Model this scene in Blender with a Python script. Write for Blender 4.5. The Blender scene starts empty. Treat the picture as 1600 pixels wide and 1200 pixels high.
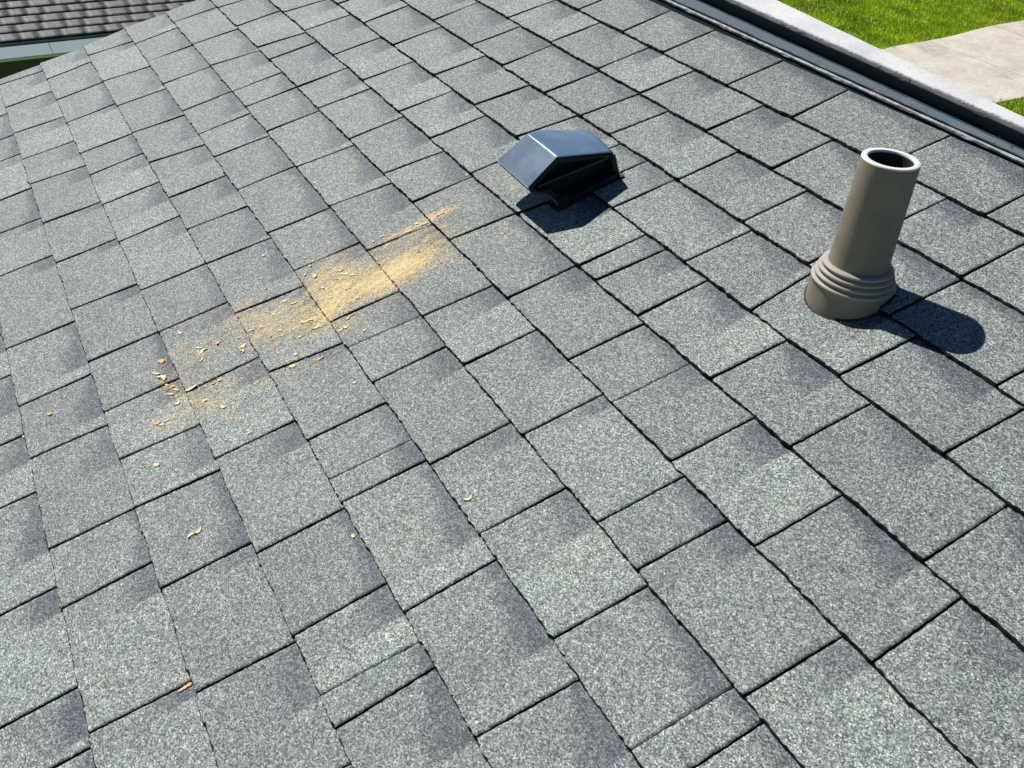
import bpy, math, random
import numpy as np
from mathutils import Matrix, Vector
R = math.radians
random.seed(11)
rng = np.random.default_rng(11)

# ------------------------------------------------------------------ camera
scene = bpy.context.scene
SS, CS = 0.3183694, 0.9479667            # sine / cosine of the roof pitch (4 in 12)
cam_d = bpy.data.cameras.new('camera')
cam_d.sensor_width = 36.0
cam_d.lens = 36.0 * 1500.6 / 1600.0
cam_d.clip_start = 0.05
cam_d.clip_end = 600.0
cam = bpy.data.objects.new('camera', cam_d)
scene.collection.objects.link(cam)
Mx = [[0.4765251, 0.5362828, -0.6966524],
      [0.8761844, -0.2245441, 0.4264748],
      [0.0722819, -0.8136220, -0.5768836]]
m = Matrix(((Mx[0][0], -Mx[0][1], -Mx[0][2], 1.092226),
            (Mx[1][0], -Mx[1][1], -Mx[1][2], -0.220039),
            (Mx[2][0], -Mx[2][1], -Mx[2][2], 1.055109),
            (0, 0, 0, 1)))
cam.matrix_world = m
scene.camera = cam

# ------------------------------------------------------------------ sky and sun
SUN = Vector((-0.655, -0.157, 0.781)).normalized()     # towards the sun
world = bpy.data.worlds.new('World')
scene.world = world
world.use_nodes = True
nt = world.node_tree
sky = nt.nodes.new('ShaderNodeTexSky')
sky.sky_type = 'NISHITA'
sky.sun_disc = False
sky.sun_elevation = math.asin(SUN.z)
sky.sun_rotation = math.atan2(SUN.x, SUN.y)
sky.altitude = 0
sky.air_density = 0.9
sky.dust_density = 0.0
sky.ozone_density = 10.0
bg = nt.nodes['Background']
bg.inputs['Strength'].default_value = 0.05
nt.links.new(sky.outputs['Color'], bg.inputs['Color'])
sun_d = bpy.data.lights.new('sun', 'SUN')
sun_d.energy = 5.0
sun_d.angle = R(0.5)
sun_d.color = (1.0, 0.965, 0.90)
sun = bpy.data.objects.new('sun', sun_d)
sun.rotation_euler = SUN.to_track_quat('Z', 'Y').to_euler()
scene.collection.objects.link(sun)
vs = scene.view_settings
vs.view_transform = 'Standard'
vs.look = 'None'
vs.exposure = -0.05
vs.gamma = 1.0
vs.use_curve_mapping = False

# ------------------------------------------------------------------ helpers
C = scene.collection


def W(u, v, w=0.0):
    """roof coordinates (along the courses, up the slope, off the roof) -> world"""
    return (u, v * CS - w * SS, v * SS + w * CS)


def Wn(a):
    a = np.asarray(a, float)
    return np.stack([a[:, 0], a[:, 1] * CS - a[:, 2] * SS, a[:, 1] * SS + a[:, 2] * CS], 1)


def empty(name, loc, label, cat, group=None):
    o = bpy.data.objects.new(name, None)
    o.empty_display_size = 0.1
    C.objects.link(o)
    o.location = loc
    o['label'] = label
    o['category'] = cat
    if group:
        o['group'] = group
    return o


def root_loc(p):
    v = Vector((0, 0, 0))
    while p is not None:
        v += p.location
        p = p.parent
    return v


def obj(name, verts, faces, mats, parent=None, fmat=None, smooth=False, loc=None):
    """verts in world coordinates; the mesh is stored relative to its parent / loc"""
    off = root_loc(parent) if parent is not None else Vector(loc or (0, 0, 0))
    me = bpy.data.meshes.new(name)
    a = np.asarray(verts, float) - np.array(off)
    me.from_pydata(a.tolist(), [], [tuple(int(i) for i in f) for f in faces])
    if not isinstance(mats, (list, tuple)):
        mats = [mats]
    for mm in mats:
        me.materials.append(mm)
    if fmat is not None:
        me.polygons.foreach_set('material_index', np.asarray(fmat, np.int32))
    if smooth:
        me.polygons.foreach_set('use_smooth', np.ones(len(me.polygons), bool))
    me.update()
    o = bpy.data.objects.new(name, me)
    C.objects.link(o)
    if parent is not None:
        o.parent = parent
    else:
        o.location = off
    return o


def tag(o, label=None, cat=None, group=None, kind=None):
    for k, v in (('label', label), ('category', cat), ('group', group), ('kind', kind)):
        if v:
            o[k] = v
    return o


class MB:
    def __init__(s):
        s.v, s.f, s.m = [], [], []

    def add(s, vs_, fs, mi=0):
        b = len(s.v)
        s.v += [tuple(p) for p in vs_]
        s.f += [tuple(b + i for i in f) for f in fs]
        s.m += [mi] * len(fs)

    def box(s, x0, x1, y0, y1, z0, z1, mi=0, tf=None):
        p = [(x, y, z) for z in (z0, z1) for y in (y0, y1) for x in (x0, x1)]
        if tf:
            p = [tf(*q) for q in p]
        s.add(p, [(0, 2, 3, 1), (4, 5, 7, 6), (0, 1, 5, 4), (2, 6, 7, 3), (0, 4, 6, 2), (1, 3, 7, 5)], mi)

    def prism(s, prof_a, prof_b, mi=0, caps=True):
        n = len(prof_a)
        fs = [(i, (i + 1) % n, n + (i + 1) % n, n + i) for i in range(n)]
        if caps:
            fs += [tuple(range(n - 1, -1, -1)), tuple(range(n, 2 * n))]
        s.add(list(prof_a) + list(prof_b), fs, mi)

    def build(s, name, mats, parent=None, smooth=False, loc=None):
        return obj(name, s.v, s.f, mats, parent, s.m, smooth, loc)


# ------------------------------------------------------------------ materials
def mat(name):
    mt = bpy.data.materials.new(name)
    mt.use_nodes = True
    t = mt.node_tree
    return mt, t, t.nodes['Principled BSDF']


class N:
    """small node helper"""
    def __init__(s, t):
        s.t = t

    def n(s, kind, **kw):
        nd = s.t.nodes.new(kind)
        for k, v in kw.items():
            setattr(nd, k, v)
        return nd

    def val(s, sock, v):
        if hasattr(v, 'is_linked') or hasattr(v, 'links'):
            s.t.links.new(v, sock)
        else:
            sock.default_value = v

    def math(s, op, a, b=None, c=None, clamp=False):
        nd = s.n('ShaderNodeMath', operation=op, use_clamp=clamp)
        s.val(nd.inputs[0], a)
        if b is not None:
            s.val(nd.inputs[1], b)
        if c is not None:
            s.val(nd.inputs[2], c)
        return nd.outputs[0]

    def ramp(s, fac, stops, interp='LINEAR'):
        nd = s.n('ShaderNodeValToRGB')
        cr = nd.color_ramp
        cr.interpolation = interp
        while len(cr.elements) < len(stops):
            cr.elements.new(0.5)
        for e, (p, c_) in zip(cr.elements, stops):
            e.position = p
            e.color = (*c_, 1) if len(c_) == 3 else c_
        s.val(nd.inputs[0], fac)
        return nd.outputs[0]

    def mix(s, fac, a, b, blend='MIX'):
        nd = s.n('ShaderNodeMix', data_type='RGBA', blend_type=blend)
        s.val(nd.inputs[0], fac)
        for i, v in ((6, a), (7, b)):
            if isinstance(v, tuple):
                nd.inputs[i].default_value = (*v, 1) if len(v) == 3 else v
            else:
                s.val(nd.inputs[i], v)
        return nd.outputs[2]

    def noise(s, vec, scale, detail=2.0, rough=0.5):
        nd = s.n('ShaderNodeTexNoise')
        nd.inputs['Scale'].default_value = scale
        nd.inputs['Detail'].default_value = detail
        nd.inputs['Roughness'].default_value = rough
        s.t.links.new(vec, nd.inputs['Vector'])
        return nd

    def smooth(s, x, a, b, lo=0.0, hi=1.0):
        nd = s.n('ShaderNodeMapRange', interpolation_type='SMOOTHSTEP')
        s.val(nd.inputs['Value'], x)
        nd.inputs['From Min'].default_value = a
        nd.inputs['From Max'].default_value = b
        nd.inputs['To Min'].default_value = lo
        nd.inputs['To Max'].default_value = hi
        return nd.outputs[0]

    def attr(s, name):
        nd = s.n('ShaderNodeAttribute', attribute_type='GEOMETRY', attribute_name=name)
        return nd.outputs['Fac']


def shingle_mat(name, stops, patch_col, warm=(0.27, 0.215, 0.16), cell=540.0, gain=1.0):
    mt, t, p = mat(name)
    g = N(t)
    co = g.n('ShaderNodeTexCoord').outputs['Object']
    # coloured mineral granules, two sizes
    v1 = g.n('ShaderNodeTexVoronoi', feature='F1')
    v1.inputs['Scale'].default_value = cell
    t.links.new(co, v1.inputs['Vector'])
    v2 = g.n('ShaderNodeTexVoronoi', feature='F1')
    v2.inputs['Scale'].default_value = cell * 1.9
    t.links.new(co, v2.inputs['Vector'])
    s1 = g.n('ShaderNodeSeparateColor')
    t.links.new(v1.outputs['Color'], s1.inputs[0])
    s2 = g.n('ShaderNodeSeparateColor')
    t.links.new(v2.outputs['Color'], s2.inputs[0])
    r = g.math('ADD', g.math('MULTIPLY', s1.outputs[0], 0.68), g.math('MULTIPLY', s2.outputs[0], 0.32))
    base = g.ramp(r, stops)
    hue = g.ramp(s1.outputs[1], [(0.0, (0.92, 1.0, 1.07)), (0.35, (1.0, 1.02, 0.98)), (0.6, (0.93, 1.06, 1.0)),
                                 (0.85, (1.1, 1.0, 0.86)), (1.0, (1.2, 1.02, 0.8))], 'CONSTANT')
    base = g.mix(0.75, base, hue, 'MULTIPLY')
    # granule clumps and blotches in the blend
    n1 = g.noise(co, 95.0, 2.0, 0.6).outputs['Fac']
    base = g.mix(1.0, base, g.ramp(n1, [(0.28, (0.83, 0.83, 0.83)), (0.72, (1.17, 1.17, 1.17))]), 'MULTIPLY')
    n2 = g.noise(co, 11.0, 3.0, 0.55).outputs['Fac']
    base = g.mix(1.0, base, g.ramp(n2, [(0.3, (0.90, 0.905, 0.92)), (0.7, (1.09, 1.09, 1.07))]), 'MULTIPLY')
    # each tab its own tone
    rnd = g.attr('rnd')
    base = g.mix(1.0, base, g.ramp(rnd, [(0.0, (0.92, 0.92, 0.94)), (0.5, (1.0, 1.01, 1.0)), (1.0, (1.08, 1.09, 1.07))]), 'MULTIPLY')
    # the darker granule band that is pressed into every tab, stopping short at the next tab above
    pu, ps, pt = g.attr('pu'), g.attr('ps'), g.attr('pt')
    nb = g.noise(co, 38.0, 3.0, 0.6).outputs['Fac']
    wob = g.math('MULTIPLY_ADD', nb, 0.05, -0.025)
    stop = g.smooth(pu, -0.004, 0.003, 1.0, 0.0)
    start = g.smooth(g.math('ADD', ps, wob), -0.045, 0.02)
    # depth of the band grows towards its end
    reach = g.math('ADD', g.math('MULTIPLY', g.smooth(pu, -0.13, -0.01), 0.035), 0.020)
    depth = g.math('DIVIDE', g.math('ADD', pt, g.math('MULTIPLY', wob, 1.3)), reach)
    fall = g.smooth(depth, 0.35, 1.45, 1.0, 0.0)
    mask = g.math('MULTIPLY', g.math('MULTIPLY', stop, start), fall)
    mask = g.math('MULTIPLY', mask, g.smooth(nb, 0.25, 0.6, 0.6, 1.0))
    mask = g.math('MULTIPLY', mask, g.smooth(g.math('FRACT', g.math('MULTIPLY', g.attr('rnd'), 7.31)), 0.0, 0.5, 0.65, 1.0))
    base = g.mix(g.math('MULTIPLY', mask, 0.97), base, g.mix(1.0, base, patch_col, 'MULTIPLY'))
    # lighter blend beyond the band
    lite = g.math('MULTIPLY', g.smooth(pu, -0.002, 0.004), g.smooth(rnd, 0.1, 0.9, 0.15, 0.85))
    base = g.mix(lite, base, g.mix(1.0, base, (1.16, 1.17, 1.15), 'MULTIPLY'))
    # warm dust caught here and there
    n3 = g.noise(co, 5.0, 4.0, 0.6).outputs['Fac']
    n4 = g.noise(co, 160.0, 2.0, 0.6).outputs['Fac']
    dust = g.math('MULTIPLY', g.smooth(n3, 0.56, 0.74), g.smooth(n4, 0.5, 0.66))
    base = g.mix(g.math('MULTIPLY', dust, 0.5), base, warm)
    t.links.new(base, p.inputs['Base Color'])
    p.inputs['Roughness'].default_value = 0.62
    p.inputs['Specular IOR Level'].default_value = 0.5
    b = g.n('ShaderNodeBump')
    b.inputs['Strength'].default_value = 0.55
    b.inputs['Distance'].default_value = 0.0009
    t.links.new(g.math('ADD', v1.outputs['Distance'], g.math('MULTIPLY', s1.outputs[2], 0.6)), b.inputs['Height'])
    t.links.new(b.outputs[0], p.inputs['Normal'])
    return mt


def plain(name, col, rough=0.6, metal=0.0, var=0.15, scale=30.0, bump=0.0, spec=0.5, col2=None, bscale=None):
    mt, t, p = mat(name)
    g = N(t)
    co = g.n('ShaderNodeTexCoord').outputs['Object']
    n = g.noise(co, scale, 5.0, 0.6).outputs['Fac']
    lo = tuple(c_ * (1 - var) for c_ in col)
    hi = tuple(min(1, c_ * (1 + var)) for c_ in (col2 or col))
    t.links.new(g.ramp(n, [(0.3, lo), (0.7, hi)]), p.inputs['Base Color'])
    t.links.new(g.ramp(n, [(0.3, (rough * 0.85,) * 3), (0.7, (min(1, rough * 1.15),) * 3)]), p.inputs['Roughness'])
    p.inputs['Metallic'].default_value = metal
    p.inputs['Specular IOR Level'].default_value = spec
    if bump:
        b = g.n('ShaderNodeBump')
        b.inputs['Strength'].default_value = bump
        b.inputs['Distance'].default_value = 0.002
        nb = g.noise(co, bscale or scale * 4, 4.0, 0.6).outputs['Fac']
        t.links.new(nb, b.inputs['Height'])
        t.links.new(b.outputs[0], p.inputs['Normal'])
    return mt


GR = [(0.10, (0.022, 0.027, 0.032)), (0.28, (0.102, 0.112, 0.116)), (0.50, (0.222, 0.238, 0.234)),
      (0.74, (0.330, 0.350, 0.337)), (0.92, (0.74, 0.76, 0.73))]
M_SH = shingle_mat('grey_shingle_granules', GR, (0.40, 0.415, 0.53))
M_EDGE = plain('asphalt_shingle_core', (0.012, 0.013, 0.015), 0.9, 0, 0.4, 200, 0.3, 0.2)
M_DECK = plain('roof_underlayment', (0.010, 0.011, 0.012), 0.95, 0, 0.3, 60, 0, 0.1)
NG = [(0.10, (0.03, 0.03, 0.032)), (0.35, (0.082, 0.080, 0.082)), (0.6, (0.120, 0.117, 0.121)), (0.9, (0.21, 0.205, 0.21))]
M_SH2 = shingle_mat('brown_shingle_granules', NG, (0.97, 0.97, 0.97), cell=230.0)
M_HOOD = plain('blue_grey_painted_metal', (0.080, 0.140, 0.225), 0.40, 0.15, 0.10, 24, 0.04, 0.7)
M_HOODTOP = plain('blue_metal_painted_sky_sheen', (0.155, 0.26, 0.40), 0.42, 0.35, 0.08, 16, 0.03, 0.8)  # lighter than the hood sides: the sky's reflection is painted into this colour
M_HOODIN = plain('vent_dark_plastic', (0.010, 0.015, 0.022), 0.6, 0.0, 0.25, 60, 0, 0.3)
M_PIPE = plain('weathered_taupe_plastic', (0.262, 0.220, 0.180), 0.8, 0.0, 0.14, 30, 0.15, 0.4, bscale=260)
M_PIPEIN = plain('pipe_dark_bore', (0.030, 0.026, 0.028), 0.8, 0.0, 0.3, 60)
M_RIM = plain('pipe_pale_cut_rim', (0.86, 0.86, 0.82), 0.6, 0.0, 0.05, 40)
M_SEAL = plain('old_brown_sealant', (0.035, 0.028, 0.024), 0.7, 0.0, 0.5, 120, 0.6)
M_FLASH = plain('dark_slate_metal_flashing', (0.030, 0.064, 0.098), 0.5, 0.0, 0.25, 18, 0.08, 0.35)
M_FLASHD = plain('dark_metal_painted_shade', (0.010, 0.022, 0.038), 0.55, 0.1, 0.3, 14, 0.1, 0.35)  # dark metal, with the shade of parapet face and groove painted in
M_DRIP = plain('pale_edge_metal', (0.34, 0.35, 0.36), 0.7, 0.0, 0.6, 60, 0.3, 0.3)
M_WOOD = plain('fresh_pine_shaving', (0.90, 0.70, 0.36), 0.7, 0.0, 0.10, 200, 0.2, 0.3, col2=(0.95, 0.84, 0.55))
M_WOOD2 = plain('tan_wood_splinter', (0.80, 0.52, 0.26), 0.75, 0.0, 0.2, 200, 0.2, 0.3)
M_DUST = plain('yellow_sawdust', (0.95, 0.70, 0.33), 0.9, 0.0, 0.05, 300, 0, 0.2, col2=(0.95, 0.80, 0.48))
M_WALL = plain('house_wall_paint', (0.52, 0.50, 0.45), 0.8, 0.0, 0.06, 4, 0.1)
M_TRIM = plain('white_trim_paint', (0.72, 0.72, 0.70), 0.5, 0.0, 0.05, 6)
M_BGUT = plain('pale_blue_gutter_paint', (0.46, 0.60, 0.62), 0.7, 0.0, 0.05, 6)
M_GRNW = plain('dark_green_wall_paint', (0.050, 0.075, 0.055), 0.8, 0.0, 0.2, 6, 0.2)
M_GLASS = plain('window_glass_dark', (0.02, 0.03, 0.035), 0.08, 0.0, 0.1, 3)


def coping_mat():
    mt, t, p = mat('dirty_white_mineral_coping')
    g = N(t)
    co = g.n('ShaderNodeTexCoord').outputs['Object']
    n = g.noise(co, 9, 4, 0.6).outputs['Fac']
    n2 = g.noise(co, 330, 2, 0.6).outputs['Fac']
    n3 = g.noise(co, 95, 5, 0.75).outputs['Fac']
    b0 = g.ramp(n, [(0.3, (0.58, 0.59, 0.61)), (0.7, (0.80, 0.80, 0.79))])
    b0 = g.mix(1.0, b0, g.ramp(n2, [(0.3, (0.86, 0.86, 0.87)), (0.7, (1.10, 1.10, 1.10))]), 'MULTIPLY')
    b0 = g.mix(g.smooth(n3, 0.56, 0.72, 0, 0.5), b0, (0.25, 0.25, 0.26))
    # grime along the lip facing the roof (attribute 'lip' is the distance from that lip)
    lip = g.attr('lip')
    d = g.math('ADD', lip, g.math('MULTIPLY_ADD', n3, 0.016, -0.009))
    b0 = g.mix(g.smooth(d, 0.000, 0.009, 0.93, 0.0), b0, (0.06, 0.065, 0.075))
    t.links.new(b0, p.inputs['Base Color'])
    p.inputs['Roughness'].default_value = 0.85
    b = g.n('ShaderNodeBump')
    b.inputs['Strength'].default_value = 0.4
    b.inputs['Distance'].default_value = 0.002
    t.links.new(n2, b.inputs['Height'])
    t.links.new(b.outputs[0], p.inputs['Normal'])
    return mt


M_COP = coping_mat()


def grass_mat(name, a, b_, c_):
    mt, t, p = mat(name)
    g = N(t)
    co = g.n('ShaderNodeTexCoord').outputs['Object']
    n = g.noise(co, 1.3, 4, 0.6).outputs['Fac']
    n2 = g.noise(co, 14, 4, 0.7).outputs['Fac']
    base = g.ramp(n, [(0.32, a), (0.52, b_), (0.70, c_)])
    n6 = g.noise(co, 0.45, 5, 0.7).outputs['Fac']
    base = g.mix(g.smooth(n6, 0.50, 0.68, 0, 0.55), base, (0.34, 0.36, 0.07))
    base = g.mix(1.0, base, g.ramp(n2, [(0.3, (0.55, 0.6, 0.55)), (0.7, (1.3, 1.25, 1.1))]), 'MULTIPLY')
    t.links.new(base, p.inputs['Base Color'])
    p.inputs['Roughness'].default_value = 0.7
    p.inputs['Specular IOR Level'].default_value = 0.2
    return mt


M_LAWN = grass_mat('lawn_soil_and_thatch', (0.18, 0.27, 0.03), (0.27, 0.40, 0.02), (0.38, 0.50, 0.04))
M_BLADE = grass_mat('grass_blades', (0.31, 0.45, 0.04), (0.52, 0.68, 0.03), (0.70, 0.82, 0.08))


def concrete_mat():
    mt, t, p = mat('pale_walkway_concrete')
    g = N(t)
    co = g.n('ShaderNodeTexCoord').outputs['Object']
    n = g.noise(co, 1.6, 6, 0.7).outputs['Fac']
    n2 = g.noise(co, 14, 5, 0.75).outputs['Fac']
    b0 = g.ramp(n, [(0.3, (0.58, 0.52, 0.42)), (0.7, (0.78, 0.73, 0.63))])
    b0 = g.mix(1.0, b0, g.ramp(n2, [(0.3, (0.80, 0.79, 0.78)), (0.7, (1.14, 1.14, 1.12))]), 'MULTIPLY')
    sx = g.n('ShaderNodeSeparateXYZ')
    t.links.new(co, sx.inputs[0])
    yy = g.math('ADD', sx.outputs[1], g.math('MULTIPLY', n2, 0.02))
    fr_ = g.math('ABSOLUTE', g.math('SUBTRACT', g.math('FRACT', g.math('DIVIDE', yy, 2.6)), 0.5))
    b0 = g.mix(g.smooth(fr_, 0.0, 0.007, 0.75, 0.0), b0, (0.12, 0.10, 0.08))
    n5 = g.noise(co, 0.7, 6, 0.75).outputs['Fac']
    b0 = g.mix(g.smooth(n5, 0.5, 0.68, 0, 0.5), b0, (0.30, 0.28, 0.24))
    t.links.new(b0, p.inputs['Base Color'])
    p.inputs['Roughness'].default_value = 0.9
    return mt


M_CONC = concrete_mat()

# ------------------------------------------------------------------ shingle courses
EXP = 0.143


def h1(x, seed):
    """cheap smooth 1-d noise"""
    return (math.sin(x * 41.3 + seed * 1.7) + 0.6 * math.sin(x * 97.1 + seed * 2.9) + 0.35 * math.sin(x * 233.0 + seed * 5.1)) / 1.95


TABS = {}


def course_mesh(strips, tf, uL, uR, fine, exp=EXP, gap=0.0020, amp=1.0, thick=1.0):
    """strips {k: [(u_low, u_high, kind)...]}: all tabs of the courses as one surface mesh"""
    V, F, FM = [], [], []
    PU, PS, PT, RN = [], [], [], []
    nv_tot = 0
    for k in sorted(strips):
        cuts = [(uL(k * exp), uL((k + 1) * exp), 0)] + [c_ for c_ in strips[k]] + [(uR, uR, 0)]
        upper = sorted(c_[0] for c_ in strips.get(k + 1, []))
        for i in range(len(cuts) - 1):
            a0, a1, ka = cuts[i]
            b0, b1, kb = cuts[i + 1]
            if b0 - a0 < 0.012:
                continue
            sd = rng.random() * 100
            ga = (gap * (0.75 + 0.5 * rng.random()) if ka == 0 else 0.0009) / 2
            gb = (gap * (0.75 + 0.5 * rng.random()) if kb == 0 else 0.0009) / 2
            if i == 0:
                ga = 0
            isfine = fine(0.5 * (a0 + b0), (k + 0.5) * exp)
            nu = max(3, int((b0 - a0) / (0.0055 if isfine else 0.05)))
            nv = 22 if isfine else 3
            s_ = np.linspace(0, 1, nu + 1)
            t_ = np.concatenate([[0, 0.0075], np.linspace(0.05, 1, nv - 1)]) if isfine else np.linspace(0, 1, nv + 1)
            vtop = exp + 0.006
            S_, T_ = np.meshgrid(s_, t_)
            vv = T_ * vtop
            lo = a0 + (a1 - a0) * vv / exp + ga
            hi = b0 + (b1 - b0) * vv / exp - gb
            if isfine:
                jl = np.array([h1(t * 1.1, sd + 3) * 0.0006 for t in t_]) + rng.normal(0, 0.00022, nv + 1)
                jr = np.array([h1(t * 1.1, sd + 7) * 0.0006 for t in t_]) + rng.normal(0, 0.00022, nv + 1)
                lo = lo + jl[:, None]
                hi = hi + jr[:, None]
            uu = lo + (hi - lo) * S_
            sag = rng.normal(0, 0.0006)
            butt = np.zeros(nu + 1)
            if isfine:
                butt = np.array([h1(u_, sd) * (0.0012 + 0.0004 * (k > 3)) for u_ in uu[0]]) + rng.normal(0, 0.0005, nu + 1)
                nib = rng.random(nu + 1) < 0.05
                butt[nib] -= rng.random(nib.sum()) * 0.0022
                # small rounded corner
                butt[0] += 0.0012
                butt[-1] += 0.0010
            vv = vv + (butt + sag)[None, :] * (1 - T_) ** 6
            if isfine:      # ragged granule line above the bare cut edge
                vv[1] += rng.normal(0, 0.00055, nu + 1) + np.array([h1(u_ * 1.7, sd + 20) * 0.0006 for u_ in uu[0]])
                vv[1] = np.maximum(vv[1], vv[0] + 0.0002)
            # tabs split only by a fine joint belong to one piece and lie at one tilt
            ga_, gb_ = a0, b0
            if ka == 1:
                ga_ = cuts[i - 1][0]
            if kb == 1 and i + 2 < len(cuts):
                gb_ = cuts[i + 2][0]
            x = 2 * (uu - ga_) / (gb_ - ga_) - 1
            tw = 0.55 + (0.3 * math.sin(ga_ * 57.0 + k * 1.3))
            lift = 0.3 * math.sin(ga_ * 91.0 + k * 2.1)
            top_ = min(1.0, max(0.0, (k - 2) / 3.0))
            hb = (7.1 + 2.3 * top_ + lift + (tw + 0.35 + 0.7 * top_) * x) * thick
            ht = (2.4 + (tw + 0.4) * x) * thick
            if thick == 1.0:
                TABS.setdefault(k, []).append((a0, b0, ga_, gb_, tw, lift, top_, sd))
            w = (hb * (1 - vv / exp) + ht * (vv / exp)) * 0.001 * amp
            wav = 0.0006 * np.sin(uu * 33 + sd) * np.sin(vv * 30 + sd * 2) if isfine else 0
            w = np.maximum(w + wav, 0.0012)
            P = np.stack([uu, k * exp + vv, w], -1).reshape(-1, 3)
            n = (nu + 1) * (nv + 1)
            idx = np.arange(n).reshape(nv + 1, nu + 1) + nv_tot
            F.append(np.stack([idx[:-1, :-1], idx[:-1, 1:], idx[1:, 1:], idx[1:, :-1]], -1).reshape(-1, 4))
            fm_ = np.zeros((nv, nu), np.int32)
            if isfine:
                fm_[0, rng.random(nu) < 0.88] = 1
            FM.append(fm_.ravel())
            nxt = [c_ for c_ in upper if c_ > a1 + 0.02]
            end = nxt[0] if nxt else b0
            PU.append((uu - end).ravel()); PS.append((uu - lo).ravel())
            PT.append((exp - vv).ravel()); RN.append(np.full(n, rng.random()))
            V.append(P)
            # skirt: butt, left and right sides, down to the course below
            ring = np.concatenate([idx[::-1, 0], idx[0, 1:], idx[1:, -1]])
            rp = P[ring - nv_tot].copy()
            rp[:, 2] = -0.0005
            rp[:, 0] += 0.0
            m_ = len(ring)
            nv_tot += n
            low = np.arange(m_) + nv_tot
            V.append(rp)
            F.append(np.stack([ring[:-1], low[:-1], low[1:], ring[1:]], -1))
            FM.append(np.ones(m_ - 1, np.int32))
            for L_ in (PU, PS, PT, RN):
                L_.append(np.zeros(m_))
            nv_tot += m_
    V = np.concatenate(V)
    F = np.concatenate(F)
    return tf(V), F, np.concatenate(FM), [np.concatenate(a) for a in (PU, PS, PT, RN)]


def big_mesh(name, V, F, FM, mats, attrs, parent):
    off = np.array(root_loc(parent))
    me = bpy.data.meshes.new(name)
    me.vertices.add(len(V))
    me.vertices.foreach_set('co', (V - off).ravel().astype(np.float32))
    me.loops.add(F.size)
    me.loops.foreach_set('vertex_index', F.ravel().astype(np.int32))
    me.polygons.add(len(F))
    me.polygons.foreach_set('loop_start', np.arange(0, F.size, F.shape[1], dtype=np.int32))
    me.polygons.foreach_set('material_index', FM.astype(np.int32))
    for mm in mats:
        me.materials.append(mm)
    for nme, dat in attrs.items():
        a = me.attributes.new(nme, 'FLOAT', 'POINT')
        a.data.foreach_set('value', dat.astype(np.float32))
    me.update(calc_edges=True)
    me.validate()
    o = bpy.data.objects.new(name, me)
    C.objects.link(o)
    o.parent = parent
    return o


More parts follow.
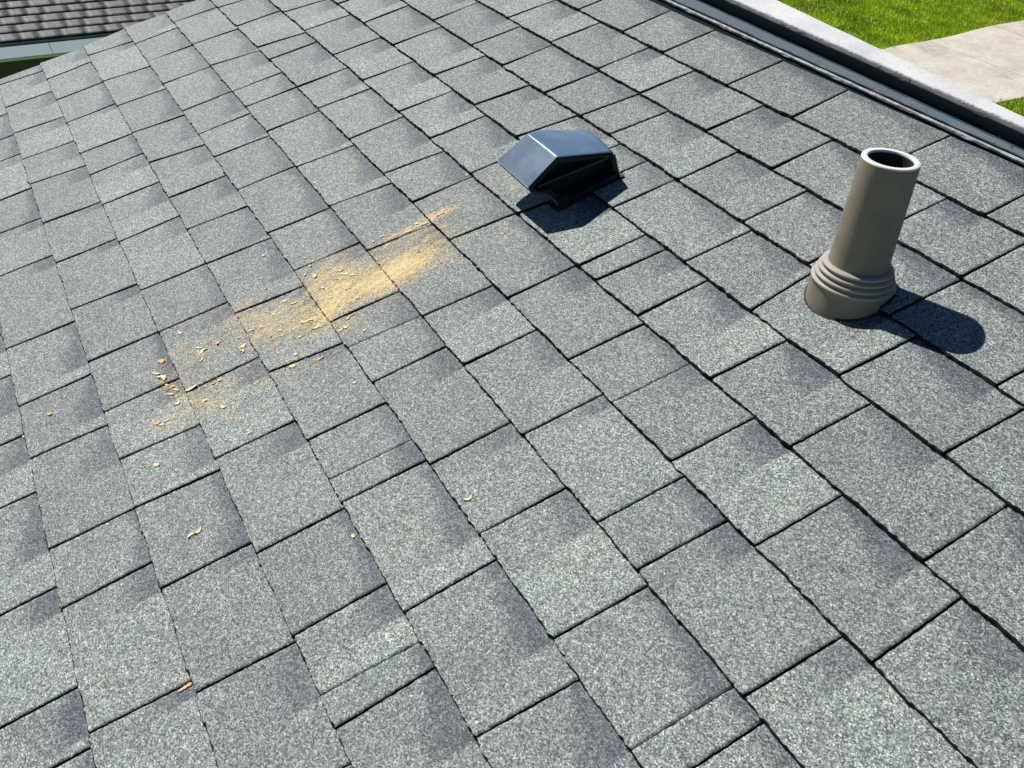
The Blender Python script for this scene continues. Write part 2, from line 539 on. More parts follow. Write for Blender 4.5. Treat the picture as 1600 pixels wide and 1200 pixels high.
# cut positions (metres along the roof) read course by course: (at the butt, at the top of the exposure)
CUTS = {
 -3: [(-.7037,-.6994),(-.4976,-.4933),(-.33,-.3257),(-.0913,-.0903),(.1089,.1114),(.2112,.2155)],
 -2: [(-2.0389,-2.0346),(-1.8624,-1.8581),(-1.7154,-1.7111),(-1.4789,-1.4746),(-1.3022,-1.2883),(-1.0948,-1.087),(-.7898,-.7791),(-.5774,-.576),(-.4117,-.4044),(-.1716,-.1669),(-.0379,-.037),(.196,.2052)],
 -1: [(-2.2817,-2.2595),(-2.0729,-2.0599),(-1.8565,-1.835),(-1.6582,-1.6434),(-1.4884,-1.4668),(-1.2476,-1.2347),(-1.0372,-1.0288),(-.8204,-.8062),(-.6115,-.6038),(-.4376,-.4317),(-.2938,-.2819),(-.1622,-.1515),(.0272,.0303),(.2288,.2362)],
 0: [(-2.1605,-2.1681),(-1.9657,-1.965),(-1.7713,-1.7703),(-1.5386,-1.5334),(-1.3907,-1.3917),(-1.2078,-1.201),(-1.0015,-1.0009),(-.7682,-.7603),(-.5952,-.5898),(-.3786,-.3787),(-.1765,-.1722),(.0594,.0626),(.2289,.2284),(.336,.341,1),(.3897,.3868)],
 1: [(-2.2152,-2.1903),(-1.9569,-1.9328),(-1.7369,-1.725),(-1.5242,-1.5055),(-1.3136,-1.2865),(-1.0947,-1.086),(-.9192,-.9061),(-.7506,-.7393),(-.5354,-.5204),(-.3194,-.2998),(-.1087,-.1029),(-.0032,.0046,1),(.0537,.0593),(.2903,.2904),(.5025,.5094)],
 2: [(-2.1495,-2.1468),(-1.9645,-1.9558),(-1.7528,-1.7434),(-1.5235,-1.5212),(-1.347,-1.3479),(-1.1918,-1.1828),(-.9874,-.9831),(-.7551,-.7437),(-.5784,-.5714),(-.3686,-.3615),(-.2763,-.2656,1),(-.1587,-.1579),(.0748,.0763),(.2401,.2444),(.4455,.4501),(.6205,.6245,1),(.6755,.6767)],
 3: [(-2.191,-2.1815),(-1.9484,-1.9334),(-1.7367,-1.7076),(-1.5071,-1.5028),(-1.3819,-1.3775),(-1.1978,-1.1929),(-.9662,-.9536),(-.7429,-.7265),(-.5239,-.512),(-.2556,-.2479),(-.0879,-.0839),(.1165,.122),(.3276,.3339),(.4255,.4314),(.6423,.647)],
 4: [(-2.1599,-2.1279),(-1.94,-1.9334),(-1.7209,-1.6935),(-1.6027,-1.5999),(-1.3623,-1.3562),(-1.1959,-1.188),(-.979,-.9773),(-.7669,-.7509),(-.611,-.6067),(-.4289,-.4157),(-.1886,-.1856),(.0226,.0295),(.1509,.1567,1),(.3036,.3099),(.4882,.4915),(.6932,.6886)],
 5: [(-2.11,-2.09),(-1.8942,-1.8615),(-1.694,-1.6821),(-1.4543,-1.4478),(-1.2367,-1.2259),(-.9979,-.9903),(-.818,-.8125),(-.6111,-.6068),(-.404,-.387),(-.1742,-.1701),(-.1179,-.1074),(.0114,.0122),(.2092,.2148),(.3889,.3933),(.6294,.6281)],
 6: [(-2.21,-2.19),(-2.0,-1.98),(-1.78,-1.77),(-1.5701,-1.576),(-1.3556,-1.3494),(-1.0939,-1.0863),(-.8693,-.8539),(-.6611,-.6407),(-.478,-.468),(-.3766,-.3723),(-.2796,-.276),(-.0483,-.0441),(.128,.1161),(.3269,.3351),(.5241,.5296)],
 7: [(-2.05,-2.04),(-1.83,-1.83),(-1.62,-1.61),(-1.3958,-1.3994),(-1.1606,-1.154),(-.9881,-.9871),(-.7819,-.7712),(-.6236,-.6085),(-.5083,-.4963),(-.2635,-.2616),(-.0677,-.0661),(.1,.103),(.2788,.2869),(.481,.4853)],
 8: [(-2.13,-2.12),(-1.9,-1.89),(-1.67,-1.66),(-1.44,-1.43),(-1.2167,-1.2099),(-.9917,-.9875),(-.7735,-.7724),(-.6006,-.5948),(-.3635,-.3592),(-.1602,-.1584),(.117,.1213),(.2872,.2902),(.51,.515)],
 9: [(-2.2,-2.19),(-1.99,-1.98),(-1.75,-1.74),(-1.52,-1.51),(-1.3,-1.3),(-1.09,-1.09),(-.8841,-.8898),(-.7138,-.7144),(-.4766,-.474),(-.2712,-.2753),(-.0195,-.0122),(.202,.2051),(.43,.435)],
}
UR = 3.1
WIDTHS = (.21, .235, .17, .205, .22, .16, .24, .19)
K0 = -16
strips = {}
for k in range(K0, 10):
    base = [c_ if len(c_) == 3 else (*c_, 0) for c_ in CUTS.get(k, [])]
    if base:
        # carry the course on to the left, down to the rake, and to the right, past the frame
        u_ = base[0][0]
        while True:
            u_ -= WIDTHS[rng.integers(8)]
            if u_ < -2.25:
                break
            base.insert(0, (u_, u_ + 0.006, 0))
    else:
        u_ = -2.32
    u_ = base[-1][0] if base else -2.32 + rng.random() * 0.2
    if not base:
        base = [(u_, u_ + 0.004, 0)] if u_ > -2.28 else []
    while True:
        u_ += WIDTHS[rng.integers(8)]
        if u_ > UR - 0.06:
            break
        base.append((u_, u_ + 0.006, 0))
    strips[k] = base


def rake(v):
    # the cut edge of the shingles along the gable, slightly out of line from course to course
    kk = math.floor(v / EXP + 1e-6)
    return -2.325 + 0.012 * math.sin(kk * 2.3) - 0.004 * (v / EXP - kk)


def vis(u, v):
    return -2.5 < u < 1.15 and -0.62 < v < 1.5 and not (u > 0.35 and v < -0.2)


GZ = -3.9            # lawn level
house = empty('house', W(0.4, -0.4, 0)[:2] + (GZ,), 'house under the grey shingle roof that fills the picture', 'house')
V, F, FM, AT = course_mesh(strips, Wn, rake, UR, vis)
roof = big_mesh('roof', V, F, FM, [M_SH, M_EDGE], dict(pu=AT[0], ps=AT[1], pt=AT[2], rnd=AT[3]), house)
VB = K0 * EXP
mb = MB()
# deck board under the shingles
mb.box(-2.305, UR - 0.01, VB + 0.01, 1.50, -0.022, -0.0012, 0, W)
mb.build('roof_deck', M_DECK, house)
mb = MB()
mb.box(-2.303, -2.268, VB + 0.02, 1.49, -0.20, -0.024, 0, W)
mb.build('rake_board', M_TRIM, house)
mb = MB()
mb.box(-2.30, UR - 0.02, VB + 0.012, VB + 0.042, -0.19, -0.024, 0, W)
mb.build('fascia_board', M_TRIM, house)
# walls
yb = VB * CS + 0.35
yt = 1.52 * CS
zt = lambda y: y / CS * SS - 0.06
mb = MB()
x0, x1 = -2.0, UR - 0.25
t_ = 0.12
for xa, xb_ in ((x0, x0 + t_), (x1 - t_, x1)):
    A = [(xa, yb, GZ), (xa, yt, GZ), (xa, yt, zt(yt)), (xa, yb, zt(yb))]
    B = [(xb_, *q[1:]) for q in A]
    mb.prism(A, B)
mb.box(x0 + t_, x1 - t_, yb, yb + t_, GZ, zt(yb))
mb.box(x0 + t_, x1 - t_, yt - t_, yt, GZ, zt(yt - t_))
mb.build('wall', M_WALL, house)

# ------------------------------------------------------------------ top edge: apron flashing, low parapet, coping
# lines run a hair out of parallel with the courses: v as a function of u


def line(va, vb, ua=-0.85, ub=0.11):
    return lambda u: va + (vb - va) * (u - ua) / (ub - ua)


L_edge = line(1.452, 1.4405)
L_drip = line(1.4590, 1.4463)
L_band = line(1.500, 1.4715)
L_in = line(1.507, 1.4760)
L_out = line(1.582, 1.5085)
US = np.arange(-2.34, UR - 0.04, 0.02)


def strip_along(rows, name, mt, parent, jit=None, lip=None, smooth=False):
    """rows: list of (line function, w); builds a ribbon through them along u"""
    vs_, fs = [], []
    nr = len(rows)
    att = []
    for i, u in enumerate(US):
        for j, (fn, w) in enumerate(rows):
            dv = dw = 0.0
            if jit:
                dv = jit[j] * h1(u * 0.9, j + 3.0) + jit[j] * 0.5 * rng.normal()
                dw = abs(jit[j]) * 0.3 * h1(u * 0.6, j + 9.0)
            vs_.append(W(u, fn(u) + dv, w + dw))
            att.append(fn(u) - L_in(u))
    n = len(US)
    for i in range(n - 1):
        for j in range(nr - 1):
            a = i * nr + j
            fs.append((a, a + nr, a + nr + 1, a + 1))
    fs.append(tuple(range(nr)))
    fs.append(tuple((n - 1) * nr + j for j in range(nr - 1, -1, -1)))
    o = obj(name, vs_, fs, mt, parent, smooth=smooth)
    if lip:
        a = o.data.attributes.new('lip', 'FLOAT', 'POINT')
        a.data.foreach_set('value', np.array(att, np.float32))
    return o


off = lambda fn, d: (lambda u: fn(u) + d)
# thin pale metal edge lying on the last course, ragged
strip_along([(off(L_edge, 0.001), 0.0045), (off(L_edge, 0.0015), 0.0085), (L_drip, 0.0095), (off(L_drip, 0.0005), 0.0045)],
            'edge_strip', M_DRIP, house, jit=[0.0010, 0.0012, 0.0006, 0.0])
# dark slate apron with a crease along it
strip_along([(off(L_drip, 0.0010), 0.0020), (off(L_drip, 0.0060), 0.0022)], 'flashing_groove', M_FLASHD, house)
strip_along([(off(L_drip, 0.0060), 0.0015), (off(L_drip, 0.0064), 0.0085), (off(L_drip, 0.0080), 0.0098),
             (off(L_band, -0.0075), 0.0125), (off(L_band, -0.0060), 0.0142), (off(L_band, -0.0045), 0.0140), (off(L_band, -0.0020), 0.0085),
             (off(L_in, -0.001), 0.0075), (off(L_in, 0.004), 0.0075), (off(L_in, 0.004), 0.001)],
            'apron_flashing', M_FLASH, house, jit=[0, 0.0002, 0.0003, 0.0003, 0.0004, 0.0004, 0.0003, 0.0002, 0, 0])
pw = strip_along([(L_in, -0.02), (L_in, 0.036), (off(L_out, -0.006), 0.036), (off(L_out, -0.006), -0.20), (L_in, -0.20)],
                 'parapet', M_FLASHD, house)
strip_along([(off(L_in, -0.0035), 0.0365), (off(L_in, -0.004), 0.040), (off(L_in, -0.001), 0.0425), (off(L_in, 0.008), 0.0432), (off(L_in, 0.02), 0.0434),
             (off(L_out, -0.012), 0.0434), (off(L_out, -0.002), 0.0425), (off(L_out, 0.0005), 0.040), (off(L_out, 0.0005), 0.030), (off(L_out, -0.004), 0.0365)],
            'coping', M_COP, pw, jit=[0.0006, 0.0008, 0.0008, 0.0004, 0.0002, 0.0002, 0.0006, 0.0008, 0.0004, 0.0], lip=True)

# washed-down granules, grit and bits of leaf caught along the flashing and the coping lip
vv_, ff_, mm_ = [], [], []
for q in range(1500):
    u = rng.uniform(-2.3, 1.2)
    r_ = rng.random()
    if r_ < 0.62:
        v = L_drip(u) + rng.normal(0.003, 0.0022); w0 = 0.0035
    elif r_ < 0.80:
        v = L_drip(u) + 0.006 + abs(rng.normal(0, 0.010)); w0 = 0.0125
    else:
        v = L_in(u) + rng.normal(0.001, 0.002); w0 = 0.0432
    l = (0.0007 + 0.0012 * rng.random() ** 3) * (2.2 if q % 37 == 0 else 1)
    a = rng.random() * 6.28
    b = len(vv_)
    h_ = l * (0.5 + rng.random() * 0.7)
    for i in range(5):
        t = a + i * 1.2566
        rr = l * (0.7 + 0.5 * rng.random())
        vv_.append((u + rr * 1.5 * math.cos(t), v + rr * math.sin(t), w0))
    vv_.append((u, v, w0 + h_))
    ff_ += [(b + i, b + (i + 1) % 5, b + 5) for i in range(5)]
    mm_ += [0 if rng.random() < 0.6 else 1] * 5
grit = obj('roof_grit', Wn(np.array(vv_)), ff_, [plain('pale_loose_granules', (0.42, 0.43, 0.42), 0.9, 0, 0.3, 400), plain('brown_leaf_grit', (0.05, 0.038, 0.026), 0.9, 0, 0.4, 300)], None, mm_, loc=W(0, 1.46, 0))
tag(grit, 'loose granules and brown grit caught along the dark flashing', 'roof grit', None, 'stuff')

# ------------------------------------------------------------------ exhaust vent hood
vent = empty('roof_vent', W(-0.43, 0.85, 0.0), 'blue-grey metal vent hood with a dark open side, left of the pipe', 'roof vent')
uf = -0.362
LRp, TRp, RTp, LLp = (0.929, 0.003), (0.926, 0.060), (0.801, 0.112), (0.732, 0.081)
LIP = [(0.7335, 0.071), (0.742, 0.064), (0.765, 0.052), (0.785, 0.022), (0.786, 0.003)]
prof = [LRp, TRp, RTp, LLp] + LIP
back_LL, back_LT, back_R = (-0.489, 0.734, 0.084), (-0.477, 0.803, 0.1155), (-0.548, 0.958, 0.024)
mb = MB()
# top sheet: a patch that hollows and falls away to the rear corner
A = np.array((uf, *RTp)); B = np.array((uf - 0.006, *TRp)); Cc = np.array(back_R); Dd = np.array(back_LT)
n_ = 16
grid = []
for j in range(n_ + 1):
    for i in range(n_ + 1):
        s, t = i / n_, j / n_             # s front->back, t left->right
        p = (1 - s) * ((1 - t) * A + t * B) + s * ((1 - t) * Dd + t * Cc)
        p = p + np.array((0, 0, 1)) * (0.016 * math.sin(math.pi * s) * t * (1 - 0.35 * t) - 0.007 * math.sin(math.pi * t) * s)
        p = p + np.array((-0.030 * math.sin(math.pi * min(1, t * 1.15)) * s ** 3 * (t > 0.0), 0, 0))
        grid.append(W(*p))
fs = [(j * (n_ + 1) + i, (j + 1) * (n_ + 1) + i, (j + 1) * (n_ + 1) + i + 1, j * (n_ + 1) + i + 1) for j in range(n_) for i in range(n_)]
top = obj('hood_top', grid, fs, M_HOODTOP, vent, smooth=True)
sol = top.modifiers.new('s', 'SOLIDIFY'); sol.thickness = 0.0012; sol.offset = 1
edge_s = [np.array(grid[(n_) * (n_ + 1) + i]) for i in range(n_ + 1)]     # t=1 side (right)
edge_b = [np.array(grid[j * (n_ + 1) + n_]) for j in range(n_ + 1)]       # s=1 side (rear)
mb = MB()
# left sloping face and its underside
f_ll, f_rt = W(uf, *LLp), W(uf, *RTp)
mb.add([f_rt, f_ll, W(*back_LL), W(*back_LT)], [(0, 1, 2, 3)])
under = [W(uf, *q) for q in LIP]
ub_ = [W(-0.485, q[0] + 0.003, q[1] + 0.002) for q in LIP[:3]] + [W(-0.47, q[0] + 0.003, q[1]) for q in LIP[3:]]
mb.add([f_ll] + under + [W(*back_LL)] + ub_, [(i, i + 1, i + 7, i + 6) for i in range(5)])
# right side and rear closing faces
low_s = [W(p[0], 0.931 + 0.027 * i / n_, 0.002) for i, p in enumerate([(uf - 0.006 - 0.18 * i / n_,) for i in range(n_ + 1)])]
mb.add([tuple(p) for p in edge_s] + low_s, [(i, n_ + 1 + i, n_ + 2 + i, i + 1) for i in range(n_)])
low_b = [W(-0.472 - 0.076 * j / n_, 0.790 + 0.168 * j / n_, 0.002) for j in range(n_ + 1)]
mb.add([tuple(p) for p in edge_b] + low_b, [(i, i + 1, n_ + 2 + i, n_ + 1 + i) for i in range(n_)])
mb.add([W(*back_LT), W(*back_LL)] + ub_, [(0, 1, 2, 3), (0, 3, 4), (0, 4, 5), (0, 5, 6)])
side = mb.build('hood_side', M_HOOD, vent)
sol = side.modifiers.new('s', 'SOLIDIFY'); sol.thickness = 0.0011; sol.offset = -1
# bright folded bead along the bend and the front rim
mb = MB()


def bar(mb, a, b, r, mi=0, n=6):
    a = Vector(a); b = Vector(b)
    d = (b - a).normalized()
    x = d.orthogonal().normalized(); y = d.cross(x)
    ra = [a + (x * math.cos(2 * math.pi * i / n) + y * math.sin(2 * math.pi * i / n)) * r for i in range(n)]
    rb = [p + (b - a) for p in ra]
    mb.prism(ra, rb, mi)


bar(mb, f_rt, W(*back_LT), 0.0011)
mb.build('hood_bead', plain('bright_folded_metal', (0.55, 0.60, 0.66), 0.3, 0.7, 0.1, 40), vent)
# front frame: a flanged rim with a recess
P_out = [(q[0], q[1]) for q in prof]
cx = sum(q[0] for q in P_out) / len(P_out); cy = 0.055
ins = []
for (a, b) in P_out:
    dx, dy = cx - a, cy - b
    L = math.hypot(dx, dy)
    k_ = min(0.011 / L, 0.9)
    ins.append((a + dx * k_, b + dy * k_))
n = len(prof)
mb = MB()
fr = [W(uf + 0.0015, *q) for q in P_out] + [W(uf + 0.0012, *q) for q in ins] + [W(uf - 0.028, *q) for q in ins]
mb.add(fr, [(i, (i + 1) % n, n + (i + 1) % n, n + i) for i in range(n)] +
       [(n + i, n + (i + 1) % n, 2 * n + (i + 1) % n, 2 * n + i) for i in range(n)] + [tuple(range(2 * n, 3 * n))])
mb.build('front_frame', M_HOODIN, vent)
# slanting damper flap inside the mouth, and the throat below
mb = MB()
tfv = lambda a, b, c_: W(a, b, c_)
dm = [(0.752, 0.062), (0.914, 0.048), (0.914, 0.044), (0.752, 0.058)]
mb.prism([W(uf - 0.022, *q) for q in dm], [W(uf - 0.004, *(q[0] + .0, q[1] + 0.010)) for q in dm])
mb.build('damper', plain('damper_green_black', (0.010, 0.022, 0.026), 0.5, 0.0, 0.3, 30), vent)
mb = MB()
mb.box(-0.47, uf + 0.004, 0.790, 0.924, 0.0045, 0.020, 0, W)
mb.box(uf - 0.005, uf + 0.010, 0.786, 0.806, 0.0045, 0.030, 0, W)
mb.build('throat', M_HOODIN, vent)
mb = MB()
mb.box(-0.395, uf + 0.007, 0.775, 0.936, 0.0050, 0.0088, 0, W)
mb.build('base_flange', M_HOODIN, vent)

# ------------------------------------------------------------------ plumbing vent pipe with ribbed boot
pu0, pv0 = 0.196, 0.998
pb = Vector(W(pu0, pv0, 0.0))
pipe = empty('vent_pipe', pb, 'taupe plumbing pipe with pale rim, rising from a ribbed boot', 'vent pipe')


def lathe(name, prof_, mts, parent, n=72, fm=None, wob=0.0):
    vs_, fs, ms = [], [], []
    m_ = len(prof_)
    for i in range(n):
        a = 2 * math.pi * i / n
        for (r, h) in prof_:
            rr = r * (1 + wob * math.sin(2 * a + h * 30))
            vs_.append((pb.x + rr * math.cos(a), pb.y + rr * math.sin(a), pb.z + h))
    for i in range(n):
        for j in range(m_ - 1):
            a = i * m_ + j
            b = ((i + 1) % n) * m_ + j
            fs.append((a, b, b + 1, a + 1))
            ms.append(fm[j] if fm else 0)
    o = obj(name, vs_, fs, mts, parent, ms, smooth=True)
    return o


shaft = lathe('pipe_shaft', [(0.0462, 0.055), (0.0450, 0.12), (0.0436, 0.19), (0.0429, 0.2290), (0.0428, 0.2300), (0.0425, 0.2318), (0.0418, 0.2325),
                     (0.0345, 0.2325), (0.0340, 0.2320), (0.0337, 0.2290), (0.0335, 0.20), (0.0335, 0.03), (0.0, 0.03)],
              [M_PIPE, M_RIM, M_PIPEIN], pipe, fm=[0, 0, 0, 0, 1, 1, 1, 1, 1, 2, 2, 2])
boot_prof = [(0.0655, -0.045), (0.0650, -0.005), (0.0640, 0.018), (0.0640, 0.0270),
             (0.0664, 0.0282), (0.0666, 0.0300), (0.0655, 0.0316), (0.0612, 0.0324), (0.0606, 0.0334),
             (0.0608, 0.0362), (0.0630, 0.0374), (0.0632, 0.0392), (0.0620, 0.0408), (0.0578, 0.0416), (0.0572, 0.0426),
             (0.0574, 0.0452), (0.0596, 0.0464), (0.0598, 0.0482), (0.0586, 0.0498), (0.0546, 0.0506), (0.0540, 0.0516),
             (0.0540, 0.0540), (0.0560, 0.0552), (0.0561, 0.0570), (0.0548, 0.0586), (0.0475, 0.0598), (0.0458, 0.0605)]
M_RIB = plain('rib_plastic_painted_sunlit', (0.42, 0.38, 0.33), 0.6, 0.0, 0.06, 40)  # paler than the boot: sunlight on the rib ledges is put into the colour
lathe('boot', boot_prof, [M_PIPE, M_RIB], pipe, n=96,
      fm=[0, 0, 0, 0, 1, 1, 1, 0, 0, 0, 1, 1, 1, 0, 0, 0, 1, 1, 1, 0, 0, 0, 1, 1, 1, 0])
# cracked sealant around the foot
vs_, fs = [], []
n = 90
hyv = (0, 1, 0)
for i in range(n):
    a = 2 * math.pi * i / n
    am = 1.0 if (0.0 < a < 1.1) else 0.0
    thin_ = 0.0006 + 0.0012 * abs(h1(a * 0.3, 4)) + am * 0.012 * abs(math.sin(a * 2.85)) * (0.6 + 0.4 * math.sin(a * 23))
    for (dr, dw) in ((-0.004, 0.004), (-0.001, 0.0075 + am * 0.008), (thin_ * 0.6, 0.0065 + am * 0.005 * math.sin(a * 31)), (thin_, 0.002)):
        r = 0.0655 + dr
        u = pu0 + r * math.cos(a)
        v = pv0 + r * math.sin(a) * 1.055
        vs_.append(W(u, v, dw))
for i in range(n):
    for j in range(3):
        a_, b_ = i * 4 + j, ((i + 1) % n) * 4 + j
        fs.append((a_, b_, b_ + 1, a_ + 1))
obj('sealant', vs_, fs, M_SEAL, pipe, smooth=True)

# ------------------------------------------------------------------ surface height of the shingles (for things lying on them)


def surf_w(u, v):
    k = math.floor(v / EXP)
    t = v / EXP - k
    for (a0, b0, ga_, gb_, tw, lift, top_, sd) in TABS.get(k, ()):
        if a0 <= u < b0:
            x = 2 * (u - ga_) / (gb_ - ga_) - 1
            hb = 7.1 + 2.3 * top_ + lift + (tw + 0.35 + 0.7 * top_) * x
            ht = 2.4 + (tw + 0.4) * x
            return (hb * (1 - t) + ht * t) * 0.001 + 0.0006 * math.sin(u * 33 + sd) * math.sin(t * EXP * 30 + sd * 2)
    return 0.005


# ------------------------------------------------------------------ wood shavings and chips
CHIPS = [(-.513,-.235,13,0,39),(-.235,-.089,12,0,51),(-.043,-.076,17,2,100),(-.045,-.065,16,2,108),(.208,-.153,24,1,94),(.172,.304,16,2,90),(.121,.134,9,0,1),(-.49,-.288,8,0,32),(-.506,-.017,18,0,37),(-.475,-.034,22,1,43),(-.453,-.027,26,2,25),(-.431,-.025,14,1,29),(-.417,-.018,16,2,78),(-.404,-.013,14,1,38),(-.399,-.025,18,1,49),(-.365,-.019,11,0,127),(-.365,-.024,8,1,30),(-.487,.055,18,1,42),(-.471,.06,20,2,121),(-.447,.051,10,1,140),(-.474,.093,18,2,113),(-.431,.128,14,0,112),(-.417,.122,14,2,19),(-.562,.037,16,2,27),(-.338,-.065,12,0,50),(-.328,-.058,14,1,62),(-.333,-.048,12,1,86),(-.38,.012,26,1,92),(-.367,.051,10,1,86),(-.368,.063,12,1,92),(-.33,.024,12,2,95),(-.292,.049,16,2,29),(-.274,.054,10,1,8),(-.287,.088,5,0,49),(-.196,.068,10,1,101),(-.306,.186,14,0,62),(-.289,.234,18,1,97),(-.331,.201,10,0,48),(-.185,.261,8,0,49),(-.357,.319,14,1,117),(-.36,.327,16,1,95),(-.335,.305,14,2,35),(-.333,.296,12,1,123),(-.688,.253,9,0,23),(-.603,.32,9,0,45),(-.569,.318,8,0,45),(-.529,.313,14,0,2),(-.548,.299,10,1,137),(-.532,.344,12,1,23),(-.492,.365,22,1,39),(-.476,.375,18,1,53),(-.51,.362,14,2,78),(-.488,.344,12,1,61),(-.409,.248,20,1,70),(-.406,.256,16,2,87),(-.379,.26,18,2,103),(-.39,.271,12,1,25),(-.482,.25,16,1,78),(-.502,.238,10,0,46),(-.476,.207,9,0,47),(-.567,.22,6,0,46),(-.862,.437,7,0,43),(-.62,.707,7,0,42),(-.543,.451,8,0,13),(-.524,.597,22,1,93),(-.525,.56,16,1,87),(-.524,.523,10,0,44),(-.547,.474,14,1,96),(-.538,.488,12,1,87),(-.538,.547,10,0,44),(-.3,.329,10,1,109),(-.418,.201,12,1,36),(-.414,.18,10,1,95),(-.373,.225,8,0,48),(-.456,.174,9,1,18),(-.46,.155,12,1,78),(-.461,.129,8,0,48),(-.438,.313,12,1,61),(-.479,.311,12,2,46),(-.398,.355,10,1,78),(-.44,.351,12,1,69)]
SPECIAL = {
    0: 'small pale yellow wood chip lying alone near the left edge of the photo',
    1: 'lone oval yellow wood chip on the shingle below the shavings cluster',
    2: 'curled pale wood shaving, lower half of the lone pair at lower left',
    3: 'curled pale wood shaving, upper half of the lone pair at lower left',
    4: 'straight yellow splinter lying across a joint, nearest the bottom of the photo',
    5: 'single curled wood shaving on the shingles right of centre, apart from the rest',
    6: 'tiny wood chip beside a shingle joint between the cluster and the bottom edge',
    61: 'tiny white chip on the shingles high above the sawdust patch',
    62: 'tiny white chip on a shingle joint just left of the vent hood',
    43: 'small white chip left of the top of the sawdust patch',
    64: 'long yellow shaving at the upper right tip of the sawdust streak',
}


def chip(i, u, v, L, kind, ang):
    L = L * 0.001 * 0.88
    a = R(ang)
    ca, sa = math.cos(a), math.sin(a)
    wv = {0: 0.30, 1: 0.10, 2: 0.17}[kind] * L
    wv = max(wv, 0.0014)
    n = 10
    w0 = surf_w(u, v) + 0.0006
    bend = {0: 0.04, 1: 0.03, 2: 0.30}[kind] * (1 if i % 2 else -1)
    rise = {0: 0.10, 1: 0.06, 2: 0.20}[kind]
    vs_, fs = [], []
    for j in range(n + 1):
        s = j / n - 0.5
        prof_w = math.sqrt(max(0.0, 1 - (2 * s) ** 2)) ** (0.6 if kind == 0 else 0.4) * wv * (1 + 0.25 * math.sin(j * 2.1 + i))
        x = s * L
        y = bend * L * (s * s * 4 - 0.5)
        z = rise * L * (s * s * 4) * (0.6 + 0.4 * math.sin(i))
        tw = 0.7 * s * (1 if i % 3 else -1)
        for sg, dz in ((-1, 0), (1, 0), (1, 0.0009), (-1, 0.0009)):
            yy = y + sg * (prof_w + 0.00015) * math.cos(tw)
            zz = z + abs(sg) * sg * prof_w * math.sin(tw) + dz
            vs_.append(W(u + x * ca - yy * sa, v + x * sa + yy * ca, w0 + max(zz, 0) + 0.0002))
    for j in range(n):
        for q in range(4):
            a_ = j * 4 + q; b_ = j * 4 + (q + 1) % 4
            fs.append((a_, b_, b_ + 4, a_ + 4))
    fs += [(3, 2, 1, 0), tuple(n * 4 + q for q in range(4))]
    name = ('wood_chip', 'wood_splinter', 'wood_shaving')[kind]
    o = obj(name, vs_, fs, M_WOOD if i % 4 else M_WOOD2, None, smooth=False, loc=W(u, v, w0))
    if i in SPECIAL:
        tag(o, SPECIAL[i], 'wood shaving', 'wood chips lying on the shingles')
    else:
        what = ('small blocky chip of fresh wood', 'thin straight splinter of fresh wood', 'curled shaving of fresh wood')[kind]
        if v < -0.04:
            where = 'at the lower end of the scatter'
        elif v < 0.035 and u < -0.39:
            where = 'in the brown clump left of the smear'
        elif v < 0.035:
            where = 'beside the joint right of the brown clump'
        elif u > -0.34 and v < 0.13:
            where = 'in the loose scatter below the smear'
        elif v < 0.10:
            where = 'just above the brown clump'
        elif v < 0.19:
            where = 'at the left tip of the sawdust smear'
        elif v < 0.275:
            where = 'in the left half of the sawdust smear'
        elif u > -0.40:
            where = 'below the joint under the sawdust smear'
        elif v < 0.40:
            where = 'in the bright middle of the sawdust'
        else:
            where = 'along the upper right streak of sawdust'
        tag(o, what + ' ' + where, 'wood shaving', 'wood chips lying on the shingles')


for i, c_ in enumerate(CHIPS):
    chip(i, *c_)

# sawdust: tens of thousands of tiny flakes lying where the photo shows the yellow powder
SD = [(-.4176,.4488,-.001,.0328,.0209,-.0028,1.0),(-.416,.4174,-.0014,.0439,.0291,-.0036,.62),(-.4354,.37,-.0017,.05,.0376,-.0039,.33),(-.524,.5974,-.001,.0248,.0075,-.0017,1.0),(-.5302,.5555,-.001,.0236,.0120,-.0024,.45),(-.5238,.4788,-.0013,.0291,.0114,-.0016,.35),(-.5239,.5229,-.0013,.0294,.0115,-.0018,.35),(-.4437,.5436,-.0011,.0326,.0386,-.0066,.25),(-.4248,.4916,-.001,.032,.0378,-.0057,.4),(-.4936,.3374,-.0016,.0379,.0434,-.0039,.5),(-.3992,.274,.0021,.0357,.0302,-.003,.30),(-.4172,.3079,-.0181,.0264,.0227,.0036,.7),(-.446,.2239,.0023,.042,.0372,-.0028,.28),(-.4463,.1707,.0016,.0296,.0309,-.0017,.15),(-.62,.70,.0,.05,.03,.0,.02),(-.53,.74,.0,.05,.04,.0,.03),(-.36,.66,.0,.03,.05,.0,.02),(-.3378,.314,-.0003,.0118,.0155,-.0013,.25),(-.5133,.1517,.0018,.0363,.0431,-.002,.15),(-.4658,.0455,.0022,.0406,.041,-.0003,.1),(-.4206,-.0172,.0009,.0157,.0237,.0004,.2),(-.3416,.0367,.0026,.0386,.028,-.0001,.15),(-.3318,-.0512,.0059,.0269,.0146,-.0003,.15),(-.305,.175,.0031,.0449,.0222,-.0013,.1),(-.2959,.0421,.0437,.0346,.0144,-.0062,.1)]
DENS = 11.0e6
vv_, ff_ = [], []
nn = 0
